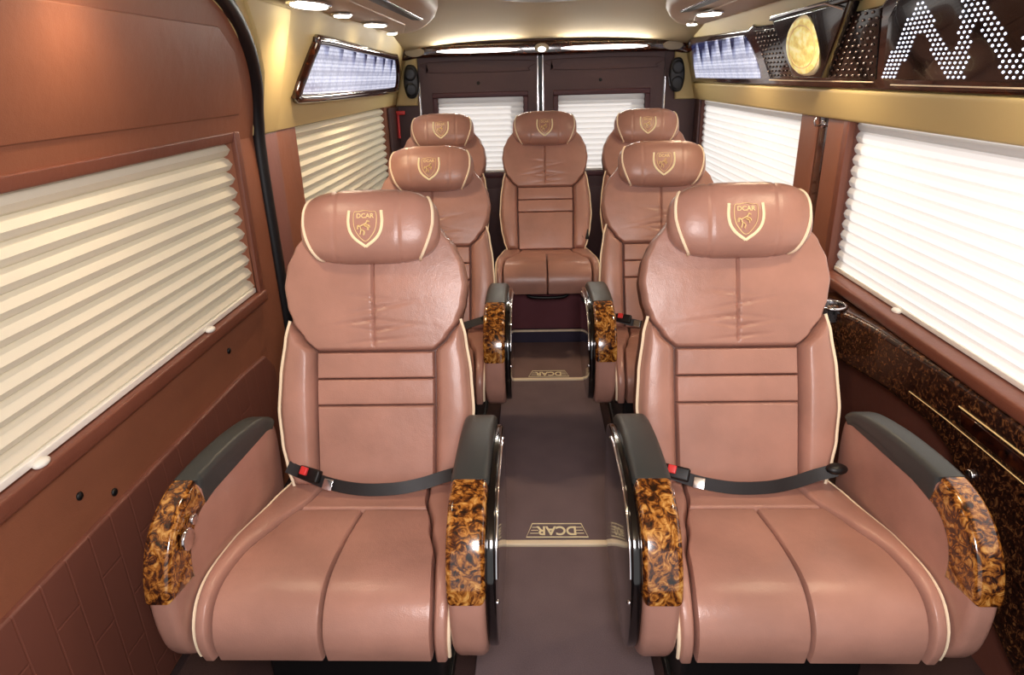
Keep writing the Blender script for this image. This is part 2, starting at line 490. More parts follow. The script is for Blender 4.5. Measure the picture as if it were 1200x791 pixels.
def build_arm(seat, s, outer):
    """s=-1 left arm, +1 right arm (seen from the front)"""
    prof = [p.xy for p in [Vector((q.x, q.y, 0)) for q in arm_profile()]]
    x0, x1 = (0.296, 0.352) if outer else (0.260, 0.336)
    bow = 0.012 if outer else 0.0
    def mp(a, b, d):
        # housings splay slightly with the cushion
        return Vector((s*(d - .012*bow/.012 + 2*bow*max(0, min(1, (-a+.1)/.35))), a + AY, b))
    bm = bmesh.new(); slab(bm, prof, x0, x1, 0.018, mp, 5)
    a = link('arm_housing', bm, M['leather'], seat)
    bm = bmesh.new(); slab(bm, band(prof, 1, 20, 0.007, (0.028, 0.070)), x0-0.004, x1+0.003, 0.014, mp, 5)
    link('armrest_pad', bm, M['pad'], a)
    bm = bmesh.new(); slab(bm, band(prof, 20, 40, 0.006, (0.070, 0.10) if outer else 0.066), x0-0.003, x1+0.002, 0.013, mp, 5)
    link('wood_trim', bm, M['burl'], a)
    bm = bmesh.new()
    c = Vector((-.13, .44)); pan = [c + (p-c)*0.93 for p in prof]
    slab(bm, pan, x1-0.002, x1+(.012 if outer else .022), 0.006, mp, 3)
    x1 += 0 if outer else .011
    link('side_panel', bm, M['gloss_black'], a)
    bm = bmesh.new(); c = Vector((-.13, .44))
    pts = [c + (prof[i % len(prof)]-c)*0.90 for i in range(9, 38)]
    tube(bm, [mp(p.x, p.y, x1+0.0125) for p in pts], 0.0035, 8)
    for p in (prof[42], prof[8]):
        q = c + (p-c)*0.86; sphere(bm, mp(q.x, q.y, x1+0.012), 0.006)
    link('chrome_strip', bm, M['chrome'], a)
    return a

def build_belt(seat, stowed=False):
    pts = catmull([(-.240, -.01, .482), (-.20, -.02, .468), (-.12, -.045, .450), (-.03, -.060, .441), (.06, -.058, .441), (.13, -.045, .447), (.19, -.035, .462), (.240, -.035, .478)], 8)
    pts = [Vector(p) + Vector((0, -.012, .006)) for p in pts]
    if stowed: pts = catmull([(.245, .06, .47), (.250, .03, .50), (.246, .035, .54), (.250, .08, .60)], 6)
    bm = bmesh.new(); n = len(pts); rings = []
    for i, p in enumerate(pts):
        a = pts[max(i-1, 0)]; b = pts[min(i+1, n-1)]; t = (b-a).normalized()
        tw = 1.05 + 0.15*math.sin(i/n*5)
        u = Vector((0, math.cos(tw), math.sin(tw))); u = (u - t*u.dot(t)).normalized(); w = t.cross(u)
        hw = 0.0165; th = 0.0018
        rings.append([bm.verts.new(p + u*hw*a1 + w*th*b1) for a1, b1 in ((-1, -1), (1, -1), (1, 1), (-1, 1))])
    for A, B in zip(rings, rings[1:]):
        for k in range(4): bm.faces.new((A[k], A[(k+1) % 4], B[(k+1) % 4], B[k]))
    bm.faces.new(rings[0]); bm.faces.new(rings[-1])
    belt = link('seat_belt', bm, M['strap'], seat)
    def rbox(c, sx, sy, sz, rz, tilt, bev, name, mat):
        b2 = bmesh.new(); box(b2, -sx/2, sx/2, -sy/2, sy/2, -sz/2, sz/2, bev)
        Rm = Matrix.Rotation(rz, 4, 'Z') @ Matrix.Rotation(tilt, 4, 'X')
        for v in b2.verts: v.co = Vector(c) + (Rm @ v.co.to_4d()).to_3d()
        return link(name, b2, mat, belt)
    if stowed:
        rbox((.238, .0, .505), .030, .020, .060, .2, -.3, .006, 'buckle', M['black'])
        rbox((.205, -.01, .490), .040, .008, .022, -.5, .2, .002, 'tongue', M['chrome'])
        return belt
    rbox((-.175, -.040, .474), .070, .036, .020, -.45, .9, .006, 'buckle', M['black'])
    rbox((-.188, -.044, .488), .022, .022, .010, -.45, .9, .003, 'release_button', M['red'])
    rbox((-.120, -.066, .458), .030, .030, .006, -.35, .9, .002, 'tongue', M['chrome'])
    b2 = bmesh.new(); sphere(b2, (.242, -.045, .486), .024, 14, 8, (1.2, .8, .6)); link('retractor_guide', b2, M['black'], belt)
    return belt

def build_seat(label, arms=True, side=0):
    SHIFT[0] = .022*side
    seat = thing('captain_seat', label, 'seat')
    # shell
    bm = bmesh.new(); out = []
    for w in [i*0.02 for i in range(0, 40)]:
        x = lerp_tab(XO, w) if w < .47 else lerp_tab(XS, w)
        out.append((x - 0.006, w))
    out += [(-x, w) for x, w in reversed(out)]
    slab(bm, out, -0.115, 0.002, 0.022, lambda a, b, d: back_surf(a, b, d), 5)
    shell = link('back_shell', bm, M['leather_dark'], seat)
    shell['label'] = 'darker leather shell behind the backrest'
    # backrest: shield and three insert bands
    def wr(x, s):
        g = -0.009*math.exp(-(x/0.0035)**2)*min(1, max(0, (s-.38)/.02))
        f = 0
        for (w0, am, ln, ph) in ((.430, .0040, .05, .5), (.460, .0036, .07, -.4), (.49, .0030, .06, .6), (.52, .0022, .05, -.4), (.402, .0030, .05, .3)):
            d = s - (w0 + ph*0.3*(abs(x) if am > .0035 else x))
            am = am*(1.0 if x*ph > 0 else .55)
            f -= 1.7*am*math.exp(-(d/0.005)**2)*math.exp(-(abs(x)/(ln*1.3))**2)
        return g + f + 0.006*math.exp(-((s-.43)/.05)**2)*0
    bm = bmesh.new()
    patch(bm, back_surf, .372, .78, lambda s: -lerp_tab(XS, s), lambda s: lerp_tab(XS, s), 0.030, 0.014, 0.008, 100, 110, 0.014, wr)
    for a, b in ((0.0, .223), (.2235, .297), (.2975, .3715)):
        patch(bm, back_surf, a, b, lambda s: -lerp_tab(XI, s)+.001, lambda s: lerp_tab(XI, s)-.001, 0.026, 0.005, 0.000, 34, 60, 0.004, r_s=(.005, .005))
    link('backrest', bm, M['leather'], seat)
    for s in (-1, 1):
        bm = bmesh.new()
        def inn(w): return (lerp_tab(XI, w) if w < .37 else lerp_tab(XS, w)) + .001
        f1 = inn; f2 = lambda w: max(lerp_tab(XO, w), inn(w)+.002)
        if s > 0: patch(bm, back_surf, 0.0, WT, f1, f2, 0.042, 0.024, 0.008, 60, 30, 0.012, r_s=(.02, .03))
        else: patch(bm, back_surf, 0.0, WT, lambda w: -f2(w), lambda w: -f1(w), 0.042, 0.024, 0.008, 60, 30, 0.012, r_s=(.02, .03))
        sb = link('side_bolster', bm, M['leather'], seat)
        bm = bmesh.new()
        tube(bm, [back_surf(s*(lerp_tab(XO, w)+.000), w, 0.022) for w in [i*.0115 for i in range(0, 41)]], 0.0042, 6)
        link('piping', bm, M['piping'], sb)
    # cushion
    bm = bmesh.new(); S1 = 0.175
    hr = 0.030
    patch(bm, cush_surf, 0.0, S1, lambda s: -lerp_tab(CI, s)+.001, lambda s: lerp_tab(CI, s)-.001, hr, 0.006, 0.004, 24, 56, 0.001)
    for sx in (-1, 1):
        g1 = lambda s: 0.001 + 0.0*s; g2 = lambda s: lerp_tab(CI, s)-.001
        if sx > 0: patch(bm, cush_surf, S1+.002, CL, g1, g2, hr, 0.006, 0.000, 60, 44, 0.005, r_s=(.006, 0))
        else: patch(bm, cush_surf, S1+.002, CL, lambda s: -g2(s), lambda s: -g1(s), hr, 0.006, 0.000, 60, 44, 0.005, r_s=(.006, 0))
    link('cushion', bm, M['leather'], seat)
    for sx in (-1, 1):
        bm = bmesh.new()
        f1 = lambda s: lerp_tab(CI, s)+.001; f2 = lambda s: lerp_tab(CO, s)
        if sx > 0: patch(bm, cush_surf, 0.0, CL, f1, f2, hr+.002, 0.010, 0.006, 60, 30, 0.008, r_s=(.02, 0))
        else: patch(bm, cush_surf, 0.0, CL, lambda s: -f2(s), lambda s: -f1(s), hr+.002, 0.010, 0.006, 60, 30, 0.008, r_s=(.02, 0))
        cb = link('cushion_bolster', bm, M['leather'], seat)
        bm = bmesh.new()
        tube(bm, [cush_surf(sx*lerp_tab(CO, s), s, hr*0.85) for s in [CL*i/50 for i in range(2, 50)]], 0.0042, 6)
        link('piping', bm, M['piping'], cb)
    # cushion pan, pedestal
    bm = bmesh.new()
    pan = [(p.x*0.965+.0, p.y-.006) for p in _cp[8:]] + [(-.42, .270), (-.25, .25), (.05, .25), (.08, .36)]
    slab(bm, pan, -.258, .258, 0.01)
    link('seat_pan', bm, M['leather_dark'], seat)
    bm = bmesh.new()
    if arms:
        box(bm, -.21, .21, -.38, .08, .03, .252, .012)
        for sx in (-1, 1): box(bm, sx*.2-.02, sx*.2+.02, -.43, .12, 0.0, .035, .004)
        box(bm, -.25, .25, -.435, -.40, .262, .292, .008)
    else:
        box(bm, -.19, .19, -.19, .10, 0.0, .252, .012)
    link('pedestal', bm, M['black'], seat)
    build_headrest(seat)
    for sx in (-1, 1):
        bm = bmesh.new(); tube(bm, [back_surf(sx*.07, .66, -.03), back_surf(sx*.07, .71, .03)], .007, 8)
        link('headrest_post', bm, M['chrome'], seat)
    if arms:
        for s in (-1, 1): build_arm(seat, s, s == side)
    build_belt(seat, not arms)
    return seat

XC = 0.058
Y1, Y2, Y3 = 1.55, 2.75, 3.87
G1 = 'armchair seats either side of the aisle'
sA = build_seat('large brown leather armchair seat at front left, beside the sliding door', True, -1)
sA['group'] = G1
sA.location = (-0.447, Y1, 0)
sB_ = build_seat('large brown leather armchair seat at front right, beside the burl side console', True, 1)
sB_['group'] = G1; sB_.location = (0.545, Y1, 0)
sC = copy_tree(sA); sC.location = (-0.455, Y2, 0)
sC['label'] = 'brown leather armchair seat directly behind the front left seat'
sD = copy_tree(sB_); sD.location = (0.556, Y2, 0)
sD['label'] = 'brown leather armchair seat directly behind the front right seat'
G2 = 'row of three seats against the rear doors'
rC = build_seat('rear middle seat facing down the aisle, fully visible at its end', False)
rC['group'] = G2; rC.location = (0.065, Y3, .08)
rL = copy_tree(rC); rL.location = (-0.545, Y3, .08)
rL['label'] = 'rear left seat in the back corner, mostly hidden, headrest showing above another'
rR = copy_tree(rC); rR.location = (0.665, Y3, .08)
rR['label'] = 'rear right seat in the back corner, mostly hidden behind the middle right seat'
# controls on the inner face of the front-left seat's outboard arm
bm = bmesh.new()
for (y, z, r) in ((-.435, .575, .024), (-.40, .600, .012)):
    disc(bm, (-.440-.44+.0+.44+.178, y, z), r, r, .006, (1, 0, 0))
for v in bm.verts: v.co.x += 0
cx = -.296 - .006
mnx = min(v.co.x for v in bm.verts)
for v in bm.verts: v.co.x += (cx + .004) - mnx
pc = link('recline_controls', bm, M['chrome'], sA); pc['label'] = 'round chrome recline control on the inner arm face'
# centre rear seat: carpeted box front and lift bar
bm = bmesh.new(); box(bm, -.245, .245, -.250, -.220, .001, .27, .006); link('seat_box_front', bm, M['maroon'], rC)
bm = bmesh.new(); tube(bm, catmull([(-.16, -.38, .290), (-.12, -.42, .280), (-.09, -.44, .262), (0, -.445, .258), (.09, -.44, .262), (.12, -.42, .280), (.16, -.38, .290)], 6), .009, 8)
link('lift_bar', bm, M['black'], rC)

# ================================================================== SETTING
CX, HW, KW = 0.085, 1.065, 0.282
XLW, XRW = CX-HW, CX+HW
YB, YF = 4.95, -0.7
def wall_pt(side):
    """(y, z, d) on the side wall, d metres inward; the wall leans inward above 1.3 m"""
    def f(y, z, d):
        x = HW - d - (KW*(z-1.3) if z > 1.3 else 0)
        return Vector((CX + side*x, y, z))
    return f
WL, WR = wall_pt(-1), wall_pt(1)
def wrect(bm, W, y0, y1, z0, z1, d0, d1, r=0.0, ny=1):
    slab(bm, [(y0, z0), (y1, z0), (y1, z1), (y0, z1)], d0, d1, r, W, 3)
def struct(name, bm, mat, smooth=True):
    return link(name, bm, mat, None, smooth, 'structure')

bm = bmesh.new(); box(bm, XLW-.12, XRW+.12, YF, YB+.1, -.06, 0); struct('floor', bm, M['floor'])
bm = bmesh.new(); box(bm, XLW+.02, XRW-.02, 3.60, YB, 0.0005, .078, .004)
tg = struct('trim_1', bm, M['carpet_blue'])
bm = bmesh.new()
box(bm, -.16, .285, 3.592, 3.606, .072, .084, .003); struct('trim_2', bm, M['piping'])

# left side: sliding door
W1 = (0.55, 2.18, .785, 1.295)                 # window in the sliding door
bm = bmesh.new()
wrect(bm, WL, YF, W1[0], .02, 1.3, -.06, 0); wrect(bm, WL, W1[1], 2.37, .02, 1.3, -.06, 0)
wrect(bm, WL, W1[0], W1[1], .575, W1[2], -.06, 0); wrect(bm, WL, W1[0], W1[1], .02, .575, -.06, -.001)
# upper panel with rounded rear corner
up = [(YF, 1.295), (2.37, 1.295), (2.362, 1.40), (2.30, 1.50), (2.21, 1.59), (2.08, 1.67), (1.93, 1.715), (YF, 1.715)]
slab(bm, up, -.06, 0.0, 0, WL)
d1 = struct('door_1', bm, M['door_leather'], False)
bm = bmesh.new()
slab(bm, [(YF, 1.375), (2.22, 1.375), (2.235, 1.40), (2.22, 1.46), (2.14, 1.56), (2.02, 1.62), (YF, 1.62)], -.01, .006, .004, WL)
# raised upper field of the door
bm2 = bm
link('door_field', bm2, M['door_leather'], d1)
bm = bmesh.new()
slab(bm, [(YF, .04), (2.10, .04), (2.20, .30), (2.19, .50), (2.13, .562), (1.95, .575), (YF, .575)], -.01, .014, .007, WL)
link('quilted_panel', bm, M['quilt'], d1)
bm = bmesh.new(); wrect(bm, WL, YF, 2.215, .745, .785, -.01, .022, .008)
wrect(bm, WL, W1[1], 2.215, .745, 1.325, -.01, .014, .006); wrect(bm, WL, YF, 2.215, 1.293, 1.325, -.01, .010, .005)
link('window_frame', bm, M['ledge'], d1)
bm = bmesh.new()
for (y, z) in ((1.15, .66), (1.25, .60), (1.9, .68)): sphere(bm, WL(y, z, .002), .010, 10, 6, (.5, 1, 1))
link('screw_cap', bm, M['black'], d1)
# door seal
bm = bmesh.new()
pts = catmull([WL(*p, .004) for p in ((2.395, .02), (2.395, .35), (2.392, .8), (2.390, 1.2), (2.375, 1.36), (2.33, 1.47), (2.24, 1.575), (2.10, 1.665), (1.93, 1.72), (1.7, 1.725), (YF, 1.725))], 8)
tube(bm, pts, .026, 10, flat=.9)
sl = struct('trim_3', bm, M['rubber'])
# left wall behind the door
W2 = (2.80, 4.54, .80, 1.292)
bm = bmesh.new()
wrect(bm, WL, 2.41, W2[0], .0, 1.3, -.06, 0); wrect(bm, WL, W2[1], YB, .0, 1.3, -.06, 0); wrect(bm, WL, W2[0], W2[1], 0, W2[2], -.06, 0)
wl_ = struct('wall_left', bm, M['door_leather'], False)
bm = bmesh.new(); slab(bm, [(2.375, 0), (2.56, 0), (2.56, 1.3), (2.375, 1.3)], -.05, .012, .005, WL); link('pillar_cover', bm, M['pillar_plum'], wl_)
bm = bmesh.new(); wrect(bm, WL, W2[0]-.02, W2[1]+.02, .765, .805, -.01, .02, .006); link('window_ledge', bm, M['ledge'], wl_)
bm = bmesh.new(); box(bm, XLW+.002, XLW+.02, 4.62, 4.92, .6, 1.29, .004); link('corner_panel', bm, M['plum'], wl_)
bm = bmesh.new()
slab(bm, [(2.36, 1.3), (YB, 1.3), (YB, 1.76), (YF, 1.76), (YF, 1.70), (1.93, 1.70), (2.07, 1.655), (2.22, 1.57), (2.34, 1.46)], -.05, .004, 0, WL)
struct('trim_4', bm, M['cream'], False)
bm = bmesh.new(); slab(bm, [(2.415, 1.298), (2.56, 1.298), (2.56, 1.71), (2.16, 1.71), (2.28, 1.61), (2.37, 1.50)], .0, .016, .006, WL); struct('trim_5', bm, M['cream'])

# right wall
W3, W4 = (3.0, 4.80, .74, 1.292), (0.60, 2.52, .735, 1.292)
bm = bmesh.new()
for a, b in ((YF, W4[0]), (W4[1], W3[0]), (W3[1], YB)): wrect(bm, WR, a, b, 0, 1.3, -.06, 0)
for w in (W3, W4): wrect(bm, WR, w[0], w[1], 0, w[2], -.06, 0)
wr_ = struct('wall_right', bm, M['low_leather'], False)
bm = bmesh.new(); wrect(bm, WR, 2.55, 2.70, .70, 1.3, 0, .014, .005); wrect(bm, WR, 2.80, 2.97, .70, 1.3, 0, .014, .005); link('pillar_cover', bm, M['door_leather'], wr_)
bm = bmesh.new(); wrect(bm, WR, 2.70, 2.80, .70, 1.3, -.002, .008, .003); link('burl_strip', bm, M['burl_black'], wr_)
bm = bmesh.new(); wrect(bm, WR, W4[0]-.2, W4[1]+.02, .697, .738, -.01, .048, .012); wrect(bm, WR, W4[1]-.01, W4[1]+.03, .70, 1.3, -.01, .020, .006)
wrect(bm, WR, W3[0]-.03, W3[1]+.03, .705, .745, -.01, .028, .008); link('window_ledge', bm, M['ledge'], wr_)
bm = bmesh.new(); wrect(bm, WR, W3[1], 4.93, .6, 1.29, .002, .018, .004); link('corner_panel', bm, M['plum'], wr_)
bm = bmesh.new(); slab(bm, [(YF, 1.3), (YB, 1.3), (YB, 1.76), (YF, 1.76)], -.05, .004, 0, WR); struct('trim_6', bm, M['cream'], False)
bm = bmesh.new(); slab(bm, [(YF, 1.288), (YB-.02, 1.288), (YB-.02, 1.395), (YF, 1.395)], 0, .030, .014, WR); struct('trim_7', bm, M['cream'])

# windows: jamb frames behind each blind
def window(n, W, w):
    bm = bmesh.new(); y0, y1, z0, z1 = w
    for a, b, c, d in ((y0-.01, y0+.012, z0, z1), (y1-.012, y1+.01, z0, z1), (y0, y1, z0-.01, z0+.012), (y0, y1, z1-.012, z1+.01)):
        wrect(bm, W, a, b, c, min(d, 1.2999), -.075, -.055)
    return struct('window_%d' % n, bm, M['rubber'], False)
window(1, WL, W1); window(2, WL, W2); window(3, WR, W3); window(4, WR, W4)

# rear wall: two doors with windows
def bp_(a, b, d): return Vector((a, YB-d, b))
DW = [(-.678, -.070, .81, 1.335), (.176, .785, .81, 1.335)]
bm = bmesh.new()
for x0, x1, z0, z1 in ((XLW-.05, -.80, 0, 1.8), (.915, XRW+.05, 0, 1.8), (-.80, .915, 1.60, 1.8), (-.80, .915, 0, .10)):
    slab(bm, [(x0, z0), (x1, z0), (x1, z1), (x0, z1)], -.06, 0, 0, bp_)
rw = struct('wall_rear', bm, M['plum'], False)
for i, (x0, x1) in enumerate(((-.795, .028), (.076, .910))):
    w = DW[i]; bm = bmesh.new()
    for a, b, c, d in ((x0, w[0], .1, 1.60), (w[1], x1, .1, 1.60), (w[0], w[1], .1, w[2]), (w[0], w[1], w[3], 1.60)):
        slab(bm, [(a, c), (b, c), (b, d), (a, d)], -.05, .012, 0, bp_)
    d = struct('door_%d' % (i+2), bm, M['plum'], False)
    bm = bmesh.new(); e = .035
    for a, b, c, dd in ((w[0]-e, w[0], w[2]+.001, w[3]-.001), (w[1], w[1]+e, w[2]+.001, w[3]-.001), (w[0]-e, w[1]+e, w[3], w[3]+e), (w[0]-e, w[1]+e, w[2]-e, w[2])):
        slab(bm, [(a, c), (b, c), (b, dd), (a, dd)], .0, .020, .006, bp_)
    link('window_surround', bm, M['plum_edge'], d)
    bm = bmesh.new(); slab(bm, catmull([(x0+.05, 1.57), (x1-.05, 1.57), (x1-.06, 1.52), (x1-.10, 1.50), (x0+.10, 1.50), (x0+.06, 1.52)], 4, True), .0, .017, .004, bp_)
    slab(bm, [(x0+.05, .14), (x1-.05, .14), (x1-.05, .70), (x0+.05, .70)], 0, .018, .006, bp_)
    link('raised_field', bm, M['plum'], d)
    bm = bmesh.new(); sphere(bm, ((w[0]+w[1])/2-.01, YB-.012, 1.43), .012, 10, 6, (1, .5, 1)); link('plug', bm, M['black'], d)
    window_y = None
    bm = bmesh.new()
    for a, b, c, dd in ((w[0]-.01, w[0]+.01, w[2], w[3]), (w[1]-.01, w[1]+.01, w[2], w[3]), (w[0], w[1], w[2]-.01, w[2]+.01), (w[0], w[1], w[3]-.01, w[3]+.01)):
        slab(bm, [(a, c), (b, c), (b, dd), (a, dd)], -.07, -.052, 0, bp_)
    struct('window_%d' % (i+5), bm, M['rubber'], False)
# chrome strips in the meeting gap and at outer edges
bm = bmesh.new(); slab(bm, [(.028, .1), (.076, .1), (.076, 1.60), (.028, 1.60)], -.04, -.005, 0, bp_); struct('trim_8', bm, M['rubber'])
bm = bmesh.new()
for x in (.034, .070): slab(bm, [(x-.006, .1), (x+.006, .1), (x+.006, 1.60), (x-.006, 1.60)], -.01, .016, .003, bp_)
struct('trim_9', bm, M['chrome'])
bm = bmesh.new()
for x in (-.805, .920): slab(bm, [(x-.006, .1), (x+.006, .1), (x+.006, 1.44), (x-.006, 1.44)], -.01, .014, .003, bp_)
struct('trim_10', bm, M['chrome'])
# cream rear corner pillars
for s, n in ((-1, 11), (1, 12)):
    bm = bmesh.new(); e = CX + s*(HW-.005); i = CX + s*.905
    o = [(e-s*.0, 1.29), (i, 1.29), (i-s*.01, 1.42), (i-s*.02, 1.62), (e-s*.10, 1.70), (e-s*.09, 1.62)]
    slab(bm, o, 0, .045, .015, bp_); struct('trim_%d' % n, bm, M['cream'])

# ceiling: one sheet that curves down at the rear and sides
bm = bmesh.new(); rows = []
ys = [YF, 0, 1, 2, 3, 3.6, 4.0, 4.3, 4.5, 4.65, 4.78, 4.85]
for y in ys:
    drop = 0.0 if y < 3.6 else 0.150*((y-3.6)/1.34)**2
    row = []
    for j in range(17):
        u = -1 + j/8; x = CX + u*.95
        z = 1.83 - .055*abs(u)**3 - drop
        row.append(bm.verts.new((x, y, z)))
    rows.append(row)
for A, B in zip(rows, rows[1:]):
    for j in range(16): bm.faces.new((A[j], A[j+1], B[j+1], B[j]))
g = bmesh.ops.solidify(bm, geom=bm.faces[:], thickness=.03)
struct('ceiling', bm, M['headliner'])
bm = bmesh.new(); box(bm, XLW-.1, XRW+.1, YF, YB+.1, 1.87, 1.90); struct('trim_13', bm, M['headliner'])
bm = bmesh.new(); bmw = bm
for s in (-1, 1):
    x0, x1 = sorted((CX+s*.80, CX+s*1.10)); box(bm, x0, x1, YF, YB+.08, 1.752, 1.872)
struct('trim_14', bm, M['cream'])

# ================================================================== BLINDS
def make_blind(label, pt, a0, a1, z0, z1, pitch, amp, mat, knob_at=()):
    t = thing('pleated_blind', label, 'blind', (0, 0, 0), 0, 'pleated window blinds')
    c = pt((a0+a1)/2, z0, 0); t.location = c
    bm = bmesh.new(); n = int(round((z1-z0)/pitch)); zs = []
    for i in range(n):
        for k, d in ((0, 0), (.15, .55), (.5, 1), (.85, .55)): zs.append((z0+(z1-z0)*(i+k)/n, d))
    zs.append((z1, 0))
    A = [bm.verts.new(pt(a0+.004*(1-d), z, amp*d)-c) for z, d in zs]; B = [bm.verts.new(pt(a1-.004*(1-d), z, amp*d)-c) for z, d in zs]
    for i in range(len(zs)-1): bm.faces.new((A[i], B[i], B[i+1], A[i+1]))
    o = link('pleated_fabric', bm, mat, t, smooth=False)
    bm = bmesh.new()
    slab(bm, [(a0+.004, z0), (a1-.004, z0), (a1-.004, z0+.016), (a0+.004, z0+.016)], -.004, amp+.006, .003, lambda a, b, d: pt(a, b, d)-c)
    link('bottom_rail', bm, M['white_plastic'], t)
    if knob_at:
        for k in knob_at:
            bm = bmesh.new(); sphere(bm, pt(k, z0+.004, amp+.016)-c, .013, 12, 8, (1.0, 1.6, .7)); link('pull_tab', bm, M['white_plastic'], t)
    return t
recess = -.030
make_blind('cream pleated blind over the sliding door window, far left', lambda a, b, d: WL(a, min(b, 1.2999), recess+d), W1[0], W1[1], W1[2]+.002, W1[3]-.002, .046, .024, M['blind'], (1.075, 1.80))
make_blind('cream pleated blind on the left side window behind the door pillar', lambda a, b, d: WL(a, min(b, 1.2999), recess+d), W2[0], W2[1], W2[2]+.002, W2[3], .046, .024, M['blind'])
make_blind('bright pleated blind on the right rear side window, beyond the burl strip pillar', lambda a, b, d: WR(a, min(b, 1.2999), recess+d), W3[0], W3[1], W3[2]+.002, W3[3], .04, .012, M['blind_w'])
make_blind('bright pleated blind on the large right front side window above the burl console', lambda a, b, d: WR(a, min(b, 1.2999), recess+d), W4[0], W4[1], W4[2]+.002, W4[3], .04, .012, M['blind_w'], (2.02,))
for w, l in ((DW[0], 'white pleated blind in the left rear door window'), (DW[1], 'white pleated blind in the right rear door window')):
    make_blind(l, lambda a, b, d: bp_(a, b, -.02+d), w[0], w[1], w[2]+.002, w[3]-.002, .036, .010, M['blind_w'])

# ================================================================== FLOOR MATS
def mat_thing(y0, y1, label, m, logo=True):
    t = thing('floor_mat', label, 'floor mat', (.063, y0, 0), 0, 'carpet mats laid along the aisle')
    bm = bmesh.new(); box(bm, -.235, .235, 0.012, y1-y0-.004, .0005, .012, .003); link('carpet_pile', bm, m, t)
    if logo:
        bm = bmesh.new(); box(bm, -.235, .235, 0, .024, .0005, .0155, .004); link('edge_binding', bm, M['piping'], t)
        for s in (-1, 1): sphere(bm := bmesh.new(), (s*.212, .014, .016), .006); link('press_stud', bm, M['chrome'], t)
        # embroidered word in a tapered frame, reading from the rear seats
        bm = bmesh.new(); cy = .075
        tm = text_mesh('DCAR', .050, .0008)
        wmax = max(v.co.x for v in tm.verts)
        bm_join(bm, tm, lambda c: Vector((-c.x*1.0, cy - c.y*1.25, .0135+c.z)))
        fr = [(-.105, cy-.036), (.105, cy-.036), (.085, cy+.036), (-.085, cy+.036)]
        tube(bm, [Vector((x, y, .0135)) for x, y in fr], .0028, 6, closed=True, flat=.5)
        for s in (-1, 1):
            for k, yy in enumerate((-.016, 0, .016)):
                tube(bm, [Vector((s*.064, cy+yy, .0135)), Vector((s*(.092-.003*k), cy+yy, .0135))], .0018, 5, flat=.5)
        link('embroidered_name', bm, M['gold'], t)
    return t
mat_thing(-.5, 1.780, 'plain plum-grey aisle mat nearest, between the front seats', M['carpet'], False)
mat_thing(1.784, 3.060, 'long aisle mat with large gold lettering behind a cream edge strip', M['carpet'])
mat_thing(3.064, 3.585, 'short aisle mat with small gold lettering just before the rear step', M['carpet2'])

# ================================================================== OVERHEAD CONSOLES, LAMPS
def console(s, label):
    t = thing('overhead_console', label, 'overhead console', (CX+s*.85, 3.0, 1.735), 0, 'overhead consoles along both ceiling edges')
    o = t.location.copy()
    def X(x): return CX + s*x                       # x = distance from the vehicle's centre line
    pts = [(X(.945), YF), (X(.945), 4.60), (X(.90), 4.62), (X(.84), 4.50), (X(.74), 4.25), (X(.63), 3.85), (X(.55), 3.50), (X(.49), 3.15), (X(.465), 2.6), (X(.46), YF)]
    bm = bmesh.new(); slab(bm, [(x-o.x, y-o.y) for x, y in pts], -.005, .075, .03, lambda a, b, d: Vector((a, b, d)), 5)
    link('console_body', bm, M['console'], t)
    bm = bmesh.new()
    for x in (.60, .625):
        tube(bm, [Vector((X(x)-o.x, yy-o.y, -.006)) for yy in (1.2, 2.0, 2.9, 3.40)], .0028, 6)
    link('slot_rail', bm, M['chrome'], t)
    bm = bmesh.new(); slab(bm, [(X(.606)-o.x, 1.2-o.y), (X(.652)-o.x, 1.2-o.y), (X(.652)-o.x, 3.42-o.y), (X(.612)-o.x, 3.46-o.y)], -.009, 0, .002, lambda a, b, d: Vector((a, b, d)))
    link('air_slot', bm, M['black'], t)
    for x, y in ((.755, 3.05),):
        bm = bmesh.new(); slab(bm, [(X(.70)-o.x, 1.0-o.y), (X(.90)-o.x, 1.0-o.y), (X(.915)-o.x, 4.33-o.y), (X(.86)-o.x, 4.33-o.y), (X(.735)-o.x, 3.7-o.y)], -.012, 0, .005, lambda a, b, d: Vector((a, b, d)))
        link('lamp_panel', bm, M['console'], t)
    return t
console(-1, 'left overhead ceiling console with lamps and a slot vent')
console(1, 'right overhead ceiling console with lamps and a slot vent')
def lamp(x, y, z, rx, ry, label, power, n=(0, 0, -1), col=(1, .74, .46), group='round ceiling lamps', mat='lamp'):
    t = thing('ceiling_lamp', label, 'lamp', (x, y, z), 0, group)
    bm = bmesh.new(); disc(bm, (0, 0, 0), rx*1.22, ry*1.22, .006, n); link('bezel', bm, M['chrome'], t)
    bm = bmesh.new(); disc(bm, Vector(n)*.005, rx, ry, .006, n); link('diffuser', bm, M[mat], t)
    if power:
        ld = bpy.data.lights.new('lamp_light', 'SPOT'); ld.energy = power; ld.color = col; ld.spot_size = 2.6; ld.spot_blend = 1.0; ld.shadow_soft_size = .05
        lo = bpy.data.objects.new('lamp_light', ld); COL.objects.link(lo); lo.parent = t
        lo.location = Vector(n)*.02
        lo.rotation_euler = Vector(n).to_track_quat('-Z', 'Y').to_euler()
    return t
zc = 1.718
lamp(-.765, 2.50, zc, .055, .12, 'big oval lamp at the photo top edge in the left ceiling console', 24)
lamp(-.765, 2.92, zc, .032, .05, 'small round lamp between two big ones in the left ceiling console', 2)
lamp(-.755, 3.47, zc, .050, .085, 'big round lamp nearer the rear in the left ceiling console', 24)
lamp(-.805, 4.12, zc, .026, .045, 'tiny lamp at the rear tip of the left ceiling console', .6)
lamp(.820, 3.41, zc, .052, .085, 'big round lamp in the right ceiling console', 24)
lamp(.895, 4.10, zc, .026, .045, 'tiny lamp at the rear tip of the right ceiling console', .6)
